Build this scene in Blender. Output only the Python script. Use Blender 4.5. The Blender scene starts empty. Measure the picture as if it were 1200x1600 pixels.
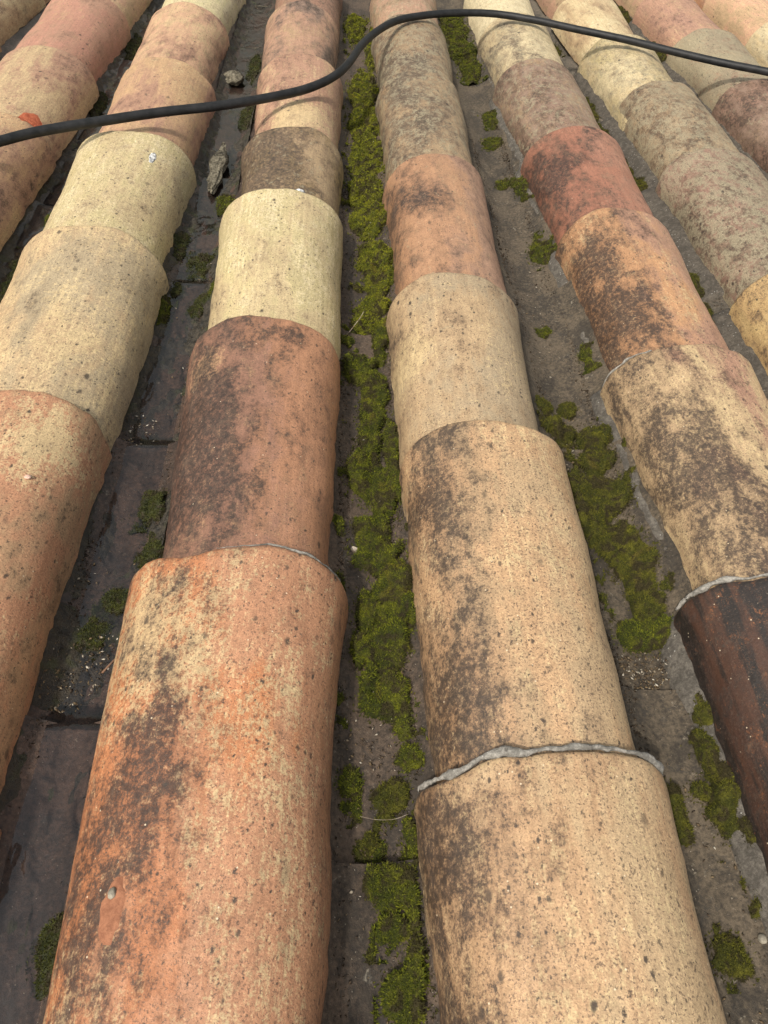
import bpy, math, random
import numpy as np
from mathutils import Matrix, Vector
from mathutils.bvhtree import BVHTree

# ------------------------------------------------------------------ camera, sky, sun, exposure
S = bpy.context.scene
COL = S.collection
SLOPE = math.radians(13.0)                       # the roof falls away from the camera
ROOF = Matrix.Translation((0, 0, 3.4)) @ Matrix.Rotation(-SLOPE, 4, 'X')

def camera():
    th, yaw, roll, h, f = 0.81375, 0.10717, 0.10057, 0.5792, 1213.0
    fw = Vector((math.sin(yaw) * math.cos(th), math.cos(yaw) * math.cos(th), -math.sin(th)))
    r = fw.cross(Vector((0, 0, 1))).normalized(); u = r.cross(fw)
    r2 = math.cos(roll) * r + math.sin(roll) * u
    u2 = -math.sin(roll) * r + math.cos(roll) * u
    m = Matrix((r2, u2, -fw)).transposed().to_4x4(); m.translation = (0, 0, h)
    cd = bpy.data.cameras.new('camera'); c = bpy.data.objects.new('camera', cd); COL.objects.link(c)
    cd.sensor_fit = 'VERTICAL'; cd.sensor_height = 36.0; cd.sensor_width = 36.0
    cd.lens = f / 1600 * 36
    cd.clip_start = 0.02; cd.clip_end = 3000
    c.matrix_world = ROOF @ m
    S.camera = c
camera()

sun_roof = Vector((-0.50, -0.70, 1.0)).normalized()          # towards the sun, seen from the roof
sun_dir = (ROOF.to_3x3() @ sun_roof).normalized()
elev = math.asin(sun_dir.z); azim = math.atan2(sun_dir.x, sun_dir.y)
W = bpy.data.worlds.new('World'); S.world = W; W.use_nodes = True
nt = W.node_tree
sky = nt.nodes.new('ShaderNodeTexSky'); sky.sky_type = 'NISHITA'; sky.sun_disc = False
sky.sun_elevation = elev; sky.sun_rotation = azim
sky.air_density = 2.6; sky.dust_density = 6.0; sky.ozone_density = 0.4
bg = nt.nodes['Background']; bg.inputs['Strength'].default_value = 0.15
hz = nt.nodes.new('ShaderNodeHueSaturation'); hz.inputs['Saturation'].default_value = 0.45      # hazy, whitish sky
nt.links.new(sky.outputs[0], hz.inputs['Color']); nt.links.new(hz.outputs[0], bg.inputs['Color'])
ld = bpy.data.lights.new('sun', 'SUN'); ld.energy = 3.4; ld.angle = math.radians(4); ld.color = (1.0, 0.94, 0.85)
lo = bpy.data.objects.new('sun', ld); COL.objects.link(lo)
lo.rotation_euler = sun_dir.to_track_quat('Z', 'Y').to_euler(); lo.location = sun_dir * 20
S.view_settings.view_transform = 'Standard'; S.view_settings.look = 'None'
S.view_settings.exposure = 0.12; S.view_settings.gamma = 1.0; S.view_settings.use_curve_mapping = False
S.cycles.max_bounces = 6; S.cycles.diffuse_bounces = 2; S.cycles.adaptive_threshold = .02; S.cycles.transparent_max_bounces = 8

# ------------------------------------------------------------------ numeric helpers
def _hash(ix, iy, iz, seed):
    h = (ix * 374761393 + iy * 668265263 + iz * 2147483647 + seed * 974634777) & 0xFFFFFFFF
    h = ((h ^ (h >> 13)) * 1274126177) & 0xFFFFFFFF
    h = ((h ^ (h >> 16)) * 2246822519) & 0xFFFFFFFF
    return ((h ^ (h >> 15)) & 0xFFFF) / 65535.0

def vnoise(x, y, z, seed=0):
    """smooth value noise in -1..1"""
    x, y, z = np.broadcast_arrays(np.asarray(x, float), np.asarray(y, float), np.asarray(z, float))
    fx, fy, fz = np.floor(x), np.floor(y), np.floor(z)
    ix, iy, iz = fx.astype(np.int64), fy.astype(np.int64), fz.astype(np.int64)
    tx, ty, tz = x - fx, y - fy, z - fz
    tx, ty, tz = (t * t * (3 - 2 * t) for t in (tx, ty, tz))
    o = 0
    for a in (0, 1):
        for b in (0, 1):
            for c in (0, 1):
                w = (tx if a else 1 - tx) * (ty if b else 1 - ty) * (tz if c else 1 - tz)
                o = o + w * _hash(ix + a, iy + b, iz + c, seed)
    return o * 2 - 1

def fbm(x, y, z, seed=0, oct=4, rough=0.5):
    o = 0; a = 1; n = 0
    for k in range(oct):
        o = o + a * vnoise(np.asarray(x) * 2 ** k, np.asarray(y) * 2 ** k, np.asarray(z) * 2 ** k, seed + 31 * k); n += a; a *= rough
    return o / n

def worley(x, y, seed):
    """distance to the nearest of randomly jittered points, cell size 1"""
    fx, fy = np.floor(x).astype(np.int64), np.floor(y).astype(np.int64); d = np.full(np.shape(x), 9.0)
    for a in (-1, 0, 1):
        for b in (-1, 0, 1):
            cx, cy = fx + a, fy + b
            d = np.minimum(d, (cx + _hash(cx, cy, cx * 0, seed) - x) ** 2 + (cy + _hash(cx, cy, cx * 0 + 1, seed) - y) ** 2)
    return np.sqrt(d)

def mesh_from(name, V, F, mat=None, smooth=True, sharp=None):
    me = bpy.data.meshes.new(name)
    me.from_pydata([tuple(v) for v in V], [], [tuple(f) for f in F])
    if smooth:
        me.polygons.foreach_set('use_smooth', [True] * len(me.polygons))
    me.update()
    if sharp: me.set_sharp_from_angle(angle=math.radians(sharp))
    if mat: me.materials.append(mat)
    return me

def tri_mesh(name, V, T, mat, smooth=False):
    """fast build for many triangles: V (n,3), T (m,3)"""
    me = bpy.data.meshes.new(name)
    n, m = len(V), len(T)
    me.vertices.add(n); me.vertices.foreach_set('co', np.asarray(V, np.float32).ravel())
    me.loops.add(m * 3); me.loops.foreach_set('vertex_index', np.asarray(T, np.int32).ravel())
    me.polygons.add(m); me.polygons.foreach_set('loop_start', np.arange(0, m * 3, 3, dtype=np.int32))
    if smooth: me.polygons.foreach_set('use_smooth', np.ones(m, bool))
    me.update(calc_edges=True); me.validate()
    me.materials.append(mat)
    return me

def link(name, me, parent=None, loc=(0, 0, 0)):
    o = bpy.data.objects.new(name, me); COL.objects.link(o)
    if parent is not None:
        o.parent = parent; o.location = loc
    else:
        o.matrix_world = ROOF @ Matrix.Translation(loc)
    return o

def tag(o, label=None, cat=None, group=None, kind=None):
    if label: o['label'] = label
    if cat: o['category'] = cat
    if group: o['group'] = group
    if kind: o['kind'] = kind
    return o

def grid_faces(nu, nv, base=0):
    F = []
    for j in range(nv - 1):
        for i in range(nu - 1):
            a = base + j * nu + i
            F.append((a, a + 1, a + nu + 1, a + nu))
    return F

# ------------------------------------------------------------------ materials
class N:
    """small node-graph writer"""
    def __init__(s, name):
        s.m = bpy.data.materials.new(name); s.m.use_nodes = True
        s.t = s.m.node_tree; s.b = s.t.nodes['Principled BSDF']; s.out = s.t.nodes['Material Output']
    def new(s, typ, **kw):
        n = s.t.nodes.new(typ)
        for k, v in kw.items(): setattr(n, k, v)
        return n
    def put(s, sock, v):
        if hasattr(v, 'links') or isinstance(v, bpy.types.NodeSocket): s.t.links.new(v, sock)
        elif isinstance(v, (tuple, list)) and len(v) == 3 and sock.type == 'RGBA': sock.default_value = (*v, 1)
        else: sock.default_value = v
    def math(s, op, a, b=None, c=None, clamp=False):
        n = s.new('ShaderNodeMath', operation=op, use_clamp=clamp)
        for i, v in enumerate((a, b, c)):
            if v is not None: s.put(n.inputs[i], v)
        return n.outputs[0]
    def vmath(s, op, a, b=None):
        n = s.new('ShaderNodeVectorMath', operation=op); s.put(n.inputs[0], a)
        if b is not None: s.put(n.inputs[1], b)
        return n.outputs[0]
    def noise(s, vec, scale=1.0, detail=3, rough=0.55, dist=0.0):
        n = s.new('ShaderNodeTexNoise'); s.put(n.inputs['Vector'], vec)
        n.inputs['Scale'].default_value = scale; n.inputs['Detail'].default_value = detail
        n.inputs['Roughness'].default_value = rough; n.inputs['Distortion'].default_value = dist
        return n.outputs['Fac']
    def vor(s, vec, scale, rand=1.0):
        n = s.new('ShaderNodeTexVoronoi'); s.put(n.inputs['Vector'], vec)
        n.inputs['Scale'].default_value = scale; n.inputs['Randomness'].default_value = rand
        return n.outputs['Distance'], n.outputs['Color']
    def ramp(s, v, lo, hi, a=0.0, b=1.0, smooth=True):
        n = s.new('ShaderNodeMapRange'); n.interpolation_type = 'SMOOTHSTEP' if smooth else 'LINEAR'
        s.put(n.inputs['Value'], v); s.put(n.inputs['From Min'], lo); s.put(n.inputs['From Max'], hi)
        s.put(n.inputs['To Min'], a); s.put(n.inputs['To Max'], b)
        return n.outputs['Result']
    def mix(s, f, a, b, mode='MIX'):
        n = s.new('ShaderNodeMix', data_type='RGBA', blend_type=mode)
        s.put(n.inputs[0], f); s.put(n.inputs[6], a); s.put(n.inputs[7], b)
        return n.outputs[2]
    def attr(s, name):
        n = s.new('ShaderNodeAttribute', attribute_type='OBJECT', attribute_name=name)
        return n
    def bump(s, h, strength, dist, prev=None):
        n = s.new('ShaderNodeBump'); n.inputs['Strength'].default_value = strength; n.inputs['Distance'].default_value = dist
        s.put(n.inputs['Height'], h)
        if prev: s.put(n.inputs['Normal'], prev)
        return n.outputs['Normal']

def clay_material():
    g = N('weathered_clay')
    co = g.new('ShaderNodeTexCoord').outputs['Object']
    seed = g.attr('seed').outputs['Fac']
    sv = g.new('ShaderNodeCombineXYZ'); g.put(sv.inputs[0], g.math('MULTIPLY', seed, 3.17)); g.put(sv.inputs[1], g.math('MULTIPLY', seed, 5.71)); g.put(sv.inputs[2], g.math('MULTIPLY', seed, 1.93))
    P = g.vmath('ADD', co, sv.outputs[0])
    sep = g.new('ShaderNodeSeparateXYZ'); g.put(sep.inputs[0], co); X, Y = sep.outputs[0], sep.outputs[1]
    c1, c2, c3 = (g.attr(k).outputs['Color'] for k in ('c1', 'c2', 'c3'))
    a1 = g.new('ShaderNodeSeparateXYZ'); g.put(a1.inputs[0], g.attr('stain').outputs['Vector'])   # dark amount, side, specks
    a2 = g.new('ShaderNodeSeparateXYZ'); g.put(a2.inputs[0], g.attr('patch').outputs['Vector'])   # patch side, pale amount, lichen amount
    stretch = lambda x, y: g.vmath('MULTIPLY', P, (x, y, x))
    def spot(name):
        """soft oval blotch of the tile: attribute = (x, y, radius)"""
        a = g.new('ShaderNodeSeparateXYZ'); g.put(a.inputs[0], g.attr(name).outputs['Vector'])
        dx = g.math('SUBTRACT', X, a.outputs[0]); dy = g.math('MULTIPLY', g.math('SUBTRACT', Y, a.outputs[1]), .62)
        d = g.math('SQRT', g.math('ADD', g.math('MULTIPLY', dx, dx), g.math('MULTIPLY', dy, dy)))
        return g.ramp(d, 0, g.math('MAXIMUM', a.outputs[2], .0001), 1, 0)
    big = g.noise(stretch(15, 6.5), 1, 3, .6, .5)
    med = g.noise(stretch(58, 34), 1, 4, .68)
    fine = g.noise(P, 230, 4, .75)
    grain = g.noise(P, 760, 2, .6)
    stri = g.noise(stretch(250, 7), 1, 3, .65)
    m0 = g.math('SUBTRACT', med, .5); f0 = g.math('SUBTRACT', fine, .5); b0 = g.math('SUBTRACT', big, .5)
    # two clay tones in big soft patches running down the tile
    sel = g.math('ADD', g.math('ADD', big, g.math('MULTIPLY', m0, .5)), g.math('MULTIPLY', X, a2.outputs[0]))
    sel = g.math('ADD', sel, g.math('MULTIPLY', spot('tone_spot'), .35))
    sel = g.math('ADD', sel, g.math('MULTIPLY', g.math('SUBTRACT', g.noise(stretch(62, 4.5), 1, 3, .6, .3), .5), g.attr('streak').outputs['Fac']))
    col = g.mix(g.ramp(sel, .40, .64), c1, c2)
    # grains of two sizes; stains are these grains showing through a slowly varying cover
    g1 = g.ramp(g.noise(g.vmath('MULTIPLY', P, (190, 150, 190)), 1, 5, .82), .30, .70, 0, 1, False)
    g2 = g.ramp(g.noise(g.vmath('ADD', P, (3.1, 1.7, 2.3)), 520, 3, .75), .30, .70, 0, 1, False)
    gg = g.math('ADD', g.math('MULTIPLY', g1, .66), g.math('MULTIPLY', g2, .34))
    # pale lime bloom
    pal = g.math('ADD', g.math('MULTIPLY', b0, -1.0), g.math('MULTIPLY', m0, .9))
    pal = g.math('ADD', pal, g.math('MULTIPLY', g.math('SUBTRACT', a2.outputs[1], .5), 1.0))
    pal = g.math('ADD', pal, g.math('MULTIPLY', spot('pale_spot'), .50))
    pal = g.math('ADD', pal, g.math('MULTIPLY', g.math('SUBTRACT', stri, .5), .45))
    pal = g.math('ADD', g.math('SUBTRACT', 1.0, gg), g.math('SUBTRACT', pal, .68))
    col = g.mix(g.ramp(pal, -.14, .20, 0, .85), col, g.vmath('MULTIPLY', c3, (1.1, 1.08, 1.04)))
    # long hand-smoothed striations and grain
    col = g.vmath('MULTIPLY', col, g.ramp(stri, .3, .7, .92, 1.07))
    col = g.vmath('MULTIPLY', col, g.ramp(fine, .28, .72, .80, 1.16))
    col = g.vmath('MULTIPLY', col, g.ramp(grain, .3, .7, .84, 1.14))
    # black-brown weather staining
    spk = g.math('SUBTRACT', g2, .5)
    dn = g.math('ADD', g.math('MULTIPLY', b0, 1.7), g.math('MULTIPLY', m0, 1.6))
    dn = g.math('ADD', dn, g.math('MULTIPLY', X, g.math('MULTIPLY', a1.outputs[1], 1.7)))
    dn = g.math('ADD', dn, g.math('MULTIPLY', g.math('SUBTRACT', a1.outputs[0], .5), .85))
    dn = g.math('ADD', dn, g.math('MULTIPLY', spot('dark_spot'), .42))
    dn = g.math('ADD', dn, g.math('MULTIPLY', spot('dark_spot2'), .42))
    dn = g.math('MINIMUM', dn, .47)
    dark = g.ramp(g.math('ADD', gg, g.math('SUBTRACT', dn, .70)), -.16, .40, 0, .88)
    smoke = g.ramp(g.math('ADD', dn, g.math('MULTIPLY', f0, .8)), -.34, .42, 0, .58)
    col = g.mix(smoke, col, g.vmath('MULTIPLY', col, (.36, .32, .32)))
    core = g.ramp(g.math('ADD', g.math('MULTIPLY', g1, .8), dn), .55, .95)
    col = g.mix(dark, col, g.mix(core, g.mix(g2, (.028, .018, .013), (.075, .043, .029)), g.mix(g2, (.008, .007, .007), (.026, .019, .016))))
    # irregular dark crumbs and short scratches
    crumb = g.ramp(g.math('ADD', spk, g.math('MULTIPLY', f0, .7)), g.ramp(a1.outputs[2], .3, .8, .26, .12), g.ramp(a1.outputs[2], .3, .8, .42, .28), 0, .75)
    col = g.mix(crumb, col, (.085, .055, .038))
    hair = g.noise(g.vmath('ADD', stretch(420, 62), g.vmath('MULTIPLY', g.vmath('ADD', (0, 0, 0), m0), (26, 5, 26))), 1, 1, .5)
    col = g.mix(g.ramp(hair, .70, .77, 0, .55), col, (.075, .05, .035))
    # brown-grey grime film in soft clouds
    gr = g.math('ADD', g.math('MULTIPLY', m0, 1.1), g.math('ADD', g.math('MULTIPLY', f0, .8), g.math('MULTIPLY', b0, -.5)))
    gr = g.math('ADD', gr, g.math('MULTIPLY', g.math('SUBTRACT', g.math('ADD', a2.outputs[2], g.math('MULTIPLY', a1.outputs[0], .5)), .5), .45))
    col = g.mix(g.ramp(gr, -.06, .40, 0, .42), col, (.15, .098, .062))
    # grey-olive crustose lichen
    ln = g.noise(stretch(70, 48), 1, 4, .75, .5)
    li = g.math('ADD', g.math('ADD', ln, g.math('MULTIPLY', f0, .5)), g.math('MULTIPLY', g.math('SUBTRACT', a2.outputs[2], .5), .55))
    col = g.mix(g.ramp(li, .52, .68, 0, .72), col, g.mix(g.ramp(grain, .3, .7), (.15, .13, .085), (.37, .32, .21)))
    # dark pits and dots, each present or not by its cell's random colour
    q = g.vmath('ADD', g.vmath('MULTIPLY', P, (1, .6, 1)), g.vmath('MULTIPLY', g.vmath('ADD', (0, 0, 0), f0), (.006, .004, -.006)))
    dots = None
    for sc, rr, keep in ((82, .34, .80), (190, .42, .56), (420, .50, .50)):
        d, cc = g.vor(q, sc)
        cs = g.new('ShaderNodeSeparateColor'); g.put(cs.inputs[0], cc)
        on = g.math('GREATER_THAN', g.math('ADD', cs.outputs[0], g.math('MULTIPLY', g.math('SUBTRACT', a1.outputs[2], .5), .7)), keep)
        rad = g.math('MULTIPLY', cs.outputs[1], rr)
        m = g.math('MULTIPLY', g.ramp(d, g.math('MULTIPLY', rad, .4), rad, 1, 0), on)
        m = g.math('MULTIPLY', m, g.ramp(cs.outputs[2], 0, 1, .4, .95))
        dots = m if dots is None else g.math('MAXIMUM', dots, m)
    col = g.mix(dots, col, (.04, .029, .022))
    # pale grit
    d, cc = g.vor(P, 230); cs = g.new('ShaderNodeSeparateColor'); g.put(cs.inputs[0], cc)
    grit = g.math('MULTIPLY', g.ramp(d, .06, .2, 1, 0), g.math('GREATER_THAN', cs.outputs[0], .95))
    col = g.mix(g.math('MULTIPLY', grit, .75), col, (.72, .6, .42))
    g.put(g.b.inputs['Base Color'], col)
    g.put(g.b.inputs['Roughness'], g.ramp(med, .3, .7, .46, .74))
    g.b.inputs['Specular IOR Level'].default_value = .5
    h = g.math('ADD', g.noise(P, 260, 4, .8), g.math('MULTIPLY', g.noise(stretch(260, 9), 1, 2, .6), .4))
    g.put(g.b.inputs['Normal'], g.bump(h, .38, .0018))
    return g.m

def pan_material():
    g = N('weathered_pan')
    co = g.new('ShaderNodeTexCoord').outputs['Object']
    seed = g.attr('seed').outputs['Fac']
    sv = g.new('ShaderNodeCombineXYZ'); g.put(sv.inputs[0], g.math('MULTIPLY', seed, 2.3)); g.put(sv.inputs[1], g.math('MULTIPLY', seed, 7.1))
    P = g.vmath('ADD', co, sv.outputs[0])
    wet = g.attr('wet').outputs['Fac']
    tone = g.attr('c1').outputs['Color']
    tone2 = g.attr('c2').outputs['Color']
    fine = g.noise(P, 260, 5, .72); big = g.noise(g.vmath('MULTIPLY', P, (26, 13, 26)), 1, 4, .65, .5)
    col = g.mix(g.ramp(g.math('ADD', big, g.math('MULTIPLY', fine, .3)), .52, .78), tone, tone2)
    col = g.vmath('MULTIPLY', col, g.ramp(fine, .28, .72, .55, 1.45))
    blot = g.math('ADD', g.math('MULTIPLY', g.noise(P, 46, 4, .7, .6), .7), g.math('MULTIPLY', g.noise(P, 300, 4, .7), .35))
    col = g.mix(g.ramp(blot, .57, .68, 0, .75), col, (.035, .03, .024))
    col = g.mix(g.ramp(g.math('ADD', g.math('MULTIPLY', g.noise(P, 75, 5, .75, .5), .7), g.math('MULTIPLY', fine, .3)), .58, .68, 0, .55), col, (.30, .27, .21))
    d, cc = g.vor(P, 420); cs = g.new('ShaderNodeSeparateColor'); g.put(cs.inputs[0], cc)
    grit = g.math('MULTIPLY', g.ramp(d, .1, .26, 1, 0), g.math('GREATER_THAN', cs.outputs[0], .86))
    col = g.mix(g.math('MULTIPLY', grit, .7), col, g.mix(cs.outputs[1], (.03, .025, .018), (.42, .37, .29)))
    # water darkens porous clay
    col = g.mix(wet, col, g.vmath('MULTIPLY', col, (.62, .57, .56)))
    g.put(g.b.inputs['Base Color'], col)
    g.put(g.b.inputs['Roughness'], g.ramp(wet, 0, 1, .9, .42, False))
    g.put(g.b.inputs['Coat Weight'], g.math('MULTIPLY', wet, g.ramp(g.noise(P, 60, 3, .6), .35, .6, .35, 1.0)))
    g.b.inputs['Coat Roughness'].default_value = .06; g.b.inputs['Coat IOR'].default_value = 1.33
    n1 = g.bump(g.math('ADD', fine, g.math('MULTIPLY', grit, .5)), .7, .0018)
    g.put(g.b.inputs['Normal'], n1)
    g.put(g.b.inputs['Coat Normal'], g.bump(g.noise(P, 140, 3, .6), .30, .0010))
    return g.m

def mortar_material():
    g = N('lime_mortar')
    P = g.new('ShaderNodeTexCoord').outputs['Object']
    pale = g.attr('pale').outputs['Fac']
    fine = g.noise(P, 330, 5, .75); med = g.noise(P, 80, 4, .7, .4)
    a = g.mix(pale, (.036, .029, .021), (.18, .17, .15)); b = g.mix(pale, (.088, .073, .055), (.42, .40, .36))
    col = g.mix(g.ramp(g.math('ADD', g.math('MULTIPLY', fine, .5), g.math('MULTIPLY', med, .5)), .42, .62), a, b)
    col = g.mix(g.ramp(g.noise(P, 110, 5, .75, .5), .58, .70, 0, .8), col, (.045, .04, .033))
    d, cc = g.vor(P, 300); cs = g.new('ShaderNodeSeparateColor'); g.put(cs.inputs[0], cc)
    grit = g.math('MULTIPLY', g.ramp(d, .12, .3, 1, 0), g.math('GREATER_THAN', cs.outputs[0], .86))
    col = g.mix(g.math('MULTIPLY', grit, .85), col, (.40, .385, .35))
    g.put(g.b.inputs['Base Color'], col); g.b.inputs['Roughness'].default_value = .88
    g.put(g.b.inputs['Normal'], g.bump(g.math('ADD', fine, g.math('MULTIPLY', grit, .6)), .8, .002))
    return g.m

def moss_material(name, dark, light, tip, rough=.95, body=False):
    g = N(name)
    P = g.new('ShaderNodeTexCoord').outputs['Object']
    rnd = g.new('ShaderNodeNewGeometry').outputs['Random Per Island']
    n = g.noise(P, 55, 4, .65)
    f = g.math('ADD', g.math('MULTIPLY', n, .9), g.math('MULTIPLY', g.math('SUBTRACT', rnd, .5), 0 if body else .45))
    col = g.mix(g.ramp(f, .32, .66), dark, light)
    col = g.mix(g.ramp(g.noise(P, 34, 3, .6, .5), .58, .72, 0, .55), col, tip)
    col = g.mix(g.ramp(g.noise(P, 58, 4, .72, .6), .46, .60, 0, .88), col, (.024, .018, .008))
    if body: col = g.vmath('MULTIPLY', col, g.ramp(g.noise(P, 620, 3, .7), .3, .7, .6, 1.3))
    g.put(g.b.inputs['Base Color'], col); g.b.inputs['Roughness'].default_value = rough
    g.b.inputs['Specular IOR Level'].default_value = .25 if rough > .6 else .6
    if body: g.put(g.b.inputs['Normal'], g.bump(g.noise(P, 520, 3, .7), .9, .0015))
    return g.m

def simple_material(name, a, b, scale, rough=.7, spec=.4, bump=.3, dist=.001):
    g = N(name)
    P = g.new('ShaderNodeTexCoord').outputs['Object']
    n = g.noise(P, scale, 5, .7)
    g.put(g.b.inputs['Base Color'], g.mix(g.ramp(n, .35, .65), a, b))
    g.b.inputs['Roughness'].default_value = rough; g.b.inputs['Specular IOR Level'].default_value = spec
    g.put(g.b.inputs['Normal'], g.bump(n, bump, dist))
    return g.m

def water_material():
    g = N('rain_water')
    P = g.new('ShaderNodeTexCoord').outputs['Object']
    fr = g.new('ShaderNodeFresnel'); fr.inputs['IOR'].default_value = 1.5
    gl = g.new('ShaderNodeBsdfGlossy'); gl.inputs['Roughness'].default_value = .035
    tr = g.new('ShaderNodeBsdfTransparent'); tr.inputs['Color'].default_value = (.92, .89, .88, 1)
    nrm = g.bump(g.math('ADD', g.noise(g.vmath('MULTIPLY', P, (42, 24, 42)), 1, 2, .5, .4), g.math('MULTIPLY', g.noise(P, 160, 2, .5), .05)), .6, .0032)
    g.put(gl.inputs['Normal'], nrm); g.put(fr.inputs['Normal'], nrm)
    mx = g.new('ShaderNodeMixShader'); g.put(mx.inputs[0], fr.outputs[0]); g.put(mx.inputs[1], tr.outputs[0]); g.put(mx.inputs[2], gl.outputs[0])
    g.t.links.new(mx.outputs[0], g.out.inputs['Surface'])
    return g.m

def leaf_litter_material():
    g = N('dry_flecks')
    rnd = g.new('ShaderNodeNewGeometry').outputs['Random Per Island']
    r = g.new('ShaderNodeValToRGB'); g.put(r.inputs[0], rnd)
    e = r.color_ramp.elements; e[0].position = 0; e[0].color = (.035, .022, .012, 1); e[1].position = 1; e[1].color = (.50, .46, .38, 1)
    for p, c in ((.4, (.07, .045, .022, 1)), (.74, (.14, .095, .045, 1)), (.9, (.30, .26, .20, 1))):
        x = e.new(p); x.color = c
    g.put(g.b.inputs['Base Color'], r.outputs[0]); g.b.inputs['Roughness'].default_value = .7
    return g.m

M_CLAY = clay_material(); M_PAN = pan_material(); M_MORTAR = mortar_material(); M_WATER = water_material()
M_MOSS = moss_material('moss_tips', (.040, .050, .004), (.135, .140, .008), (.13, .10, .013))
M_MOSSB = moss_material('moss_bed', (.022, .026, .003), (.075, .078, .006), (.06, .05, .009), body=True)
M_MOSS3 = moss_material('bright_moss_tips', (.070, .080, .005), (.200, .198, .010), (.16, .12, .014))  # brighter, yellower moss green for the far mats of the middle channel
M_MOSS3B = moss_material('bright_moss_bed', (.035, .040, .003), (.11, .11, .007), (.08, .06, .009), body=True)
M_MOSS2 = moss_material('olive_moss_tips', (.036, .038, .004), (.100, .094, .009), (.095, .07, .014))
M_MOSS2B = moss_material('olive_moss_bed', (.028, .03, .004), (.085, .08, .009), (.08, .06, .012), body=True)
M_WET = moss_material('wet_moss_tips', (.020, .024, .004), (.062, .066, .008), (.05, .042, .012), rough=.7)
M_WETB = moss_material('wet_moss_bed', (.015, .018, .005), (.045, .048, .009), (.04, .034, .011), rough=.65, body=True)
M_FLECK = leaf_litter_material()
M_CABLE = simple_material('black_rubber', (.006, .0065, .007), (.016, .016, .017), 60, .55, .3, .12, .0006)
M_DECK = simple_material('roof_deck', (.10, .085, .07), (.17, .15, .12), 30, .9, .2)
M_GROUND = simple_material('bare_ground', (.16, .13, .09), (.22, .19, .13), 2, .95, .1)

# ------------------------------------------------------------------ the setting: ground and roof
gm = mesh_from('ground', [(-400, -400, 0), (400, -400, 0), (400, 400, 0), (-400, 400, 0)], [(0, 1, 2, 3)], M_GROUND, False)
go = bpy.data.objects.new('ground', gm); COL.objects.link(go); tag(go, 'bare earth ground below the tiled roof', kind='structure')

def slab(x0, x1, y0, y1, z0, z1):
    V = [(x, y, z) for z in (z0, z1) for y in (y0, y1) for x in (x0, x1)]
    return V, [(0, 2, 3, 1), (4, 5, 7, 6), (0, 1, 5, 4), (2, 6, 7, 3), (0, 4, 6, 2), (1, 3, 7, 5)]
V, F = slab(-1.15, 1.50, -.42, 2.95, -.16, -.075)
roof = link('roof', mesh_from('roof', V, F, M_DECK, False))
tag(roof, 'sloping roof of weathered curved clay tiles with mossy channels', kind='structure')

# tables: per row the channel geometry. A row is a line of cover tiles; the channel lies on its right.
ROWS = {'Y': -1.03, 'Z': -.791, 'A': -.555, 'B': -.320, 'C': -.075, 'D': .164, 'E': .420, 'F': .654, 'G': .893, 'H': 1.133, 'I': 1.375}
ORDER = 'YZABCDEFGHI'
CH = {a + b: (ROWS[a] + ROWS[b]) / 2 for a, b in zip(ORDER, ORDER[1:])}
PLEN, PEXP, PTH = .42, .335, .009
PLIP = {'BC': (.312, .647), 'CD': (.314, .878), 'DE': (.345, .661)}
def pan_lips(ch):
    base = {'BC': [-.023, .312, .647], 'CD': [.20 - .33, .20 + .0, .540, .878], 'DE': [.012, .345, .661]}.get(ch)
    if base is None:
        o = (sum(map(ord, ch)) * 7 % 10) / 30
        base = [-.05 + o]
    L = list(base)
    while L[-1] < 2.95: L.append(L[-1] + .338)
    while L[0] > .0: L.insert(0, L[0] - .338)
    return L
PLS = {c: pan_lips(c) for c in CH}
def pan_z(ch, x, y):
    """height of the channel floor (scalar or arrays)"""
    dx = np.asarray(x) - CH[ch]
    L = PLS[ch]
    lip = np.array(L)[np.minimum(np.searchsorted(L, np.asarray(y)), len(L) - 1)]
    v = 1 - (lip - y) / PLEN
    return -.024 + .0125 * (dx / .036) ** 2 + .012 * v

def on_floor(x):
    return min(CH, key=lambda c: abs(CH[c] - x))

# ------------------------------------------------------------------ cover tiles
def cover_surface(p, t, v):
    """outer surface point(s) of a cover tile, local to its lip centre; t 0..pi, v 0..1"""
    v = np.asarray(v, float); w = p['wu'] + (p['wl'] - p['wu']) * (.82 * v + .18 * v ** 6); h = p['hu'] + (p['hl'] - p['hu']) * v
    n = 2.25
    c, s = np.cos(t), np.sin(t)
    x = w / 2 * np.sign(c) * np.abs(c) ** (2 / n); z = h * np.abs(s) ** (2 / n)
    y = (v - 1) * p['L']
    nx = c / (w / 2); nz = s / h
    l = np.sqrt(nx * nx + nz * nz); nx, nz = nx / l, nz / l
    sd = p['seed']
    d = .0046 * fbm(x * 13 + sd, y * 7, z * 13, sd, 2) + .0011 * fbm(x * 60, y * 34, z * 60, sd + 5, 3) + .00035 * fbm(x * 260, y * 170, z * 260, sd + 9, 2)
    x = x + nx * d; z = z + nz * d
    edge = np.clip((v - .88) / .12, 0, 1) ** 2
    y = y + edge * (.0075 * vnoise(t * 1.6 + sd, 0, 3.3, sd + 2) + .0022 * fbm(t * 7, sd, 0, sd + 3, 4) - .006 * np.clip(vnoise(t * 5.5 + sd, 3, 0, sd + 8) - .45, 0, 1))
    low = np.clip(1 - np.abs(s) / .3, 0, 1)
    z = z + low * (.0034 * fbm(y * 34, sd, np.sign(c), sd + 4, 4) - .002)
    x = x + np.sign(c) * low * .0022 * fbm(y * 60, sd, np.sign(c) * 4, sd + 6, 3)
    return x, y, z, nx, nz

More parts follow.
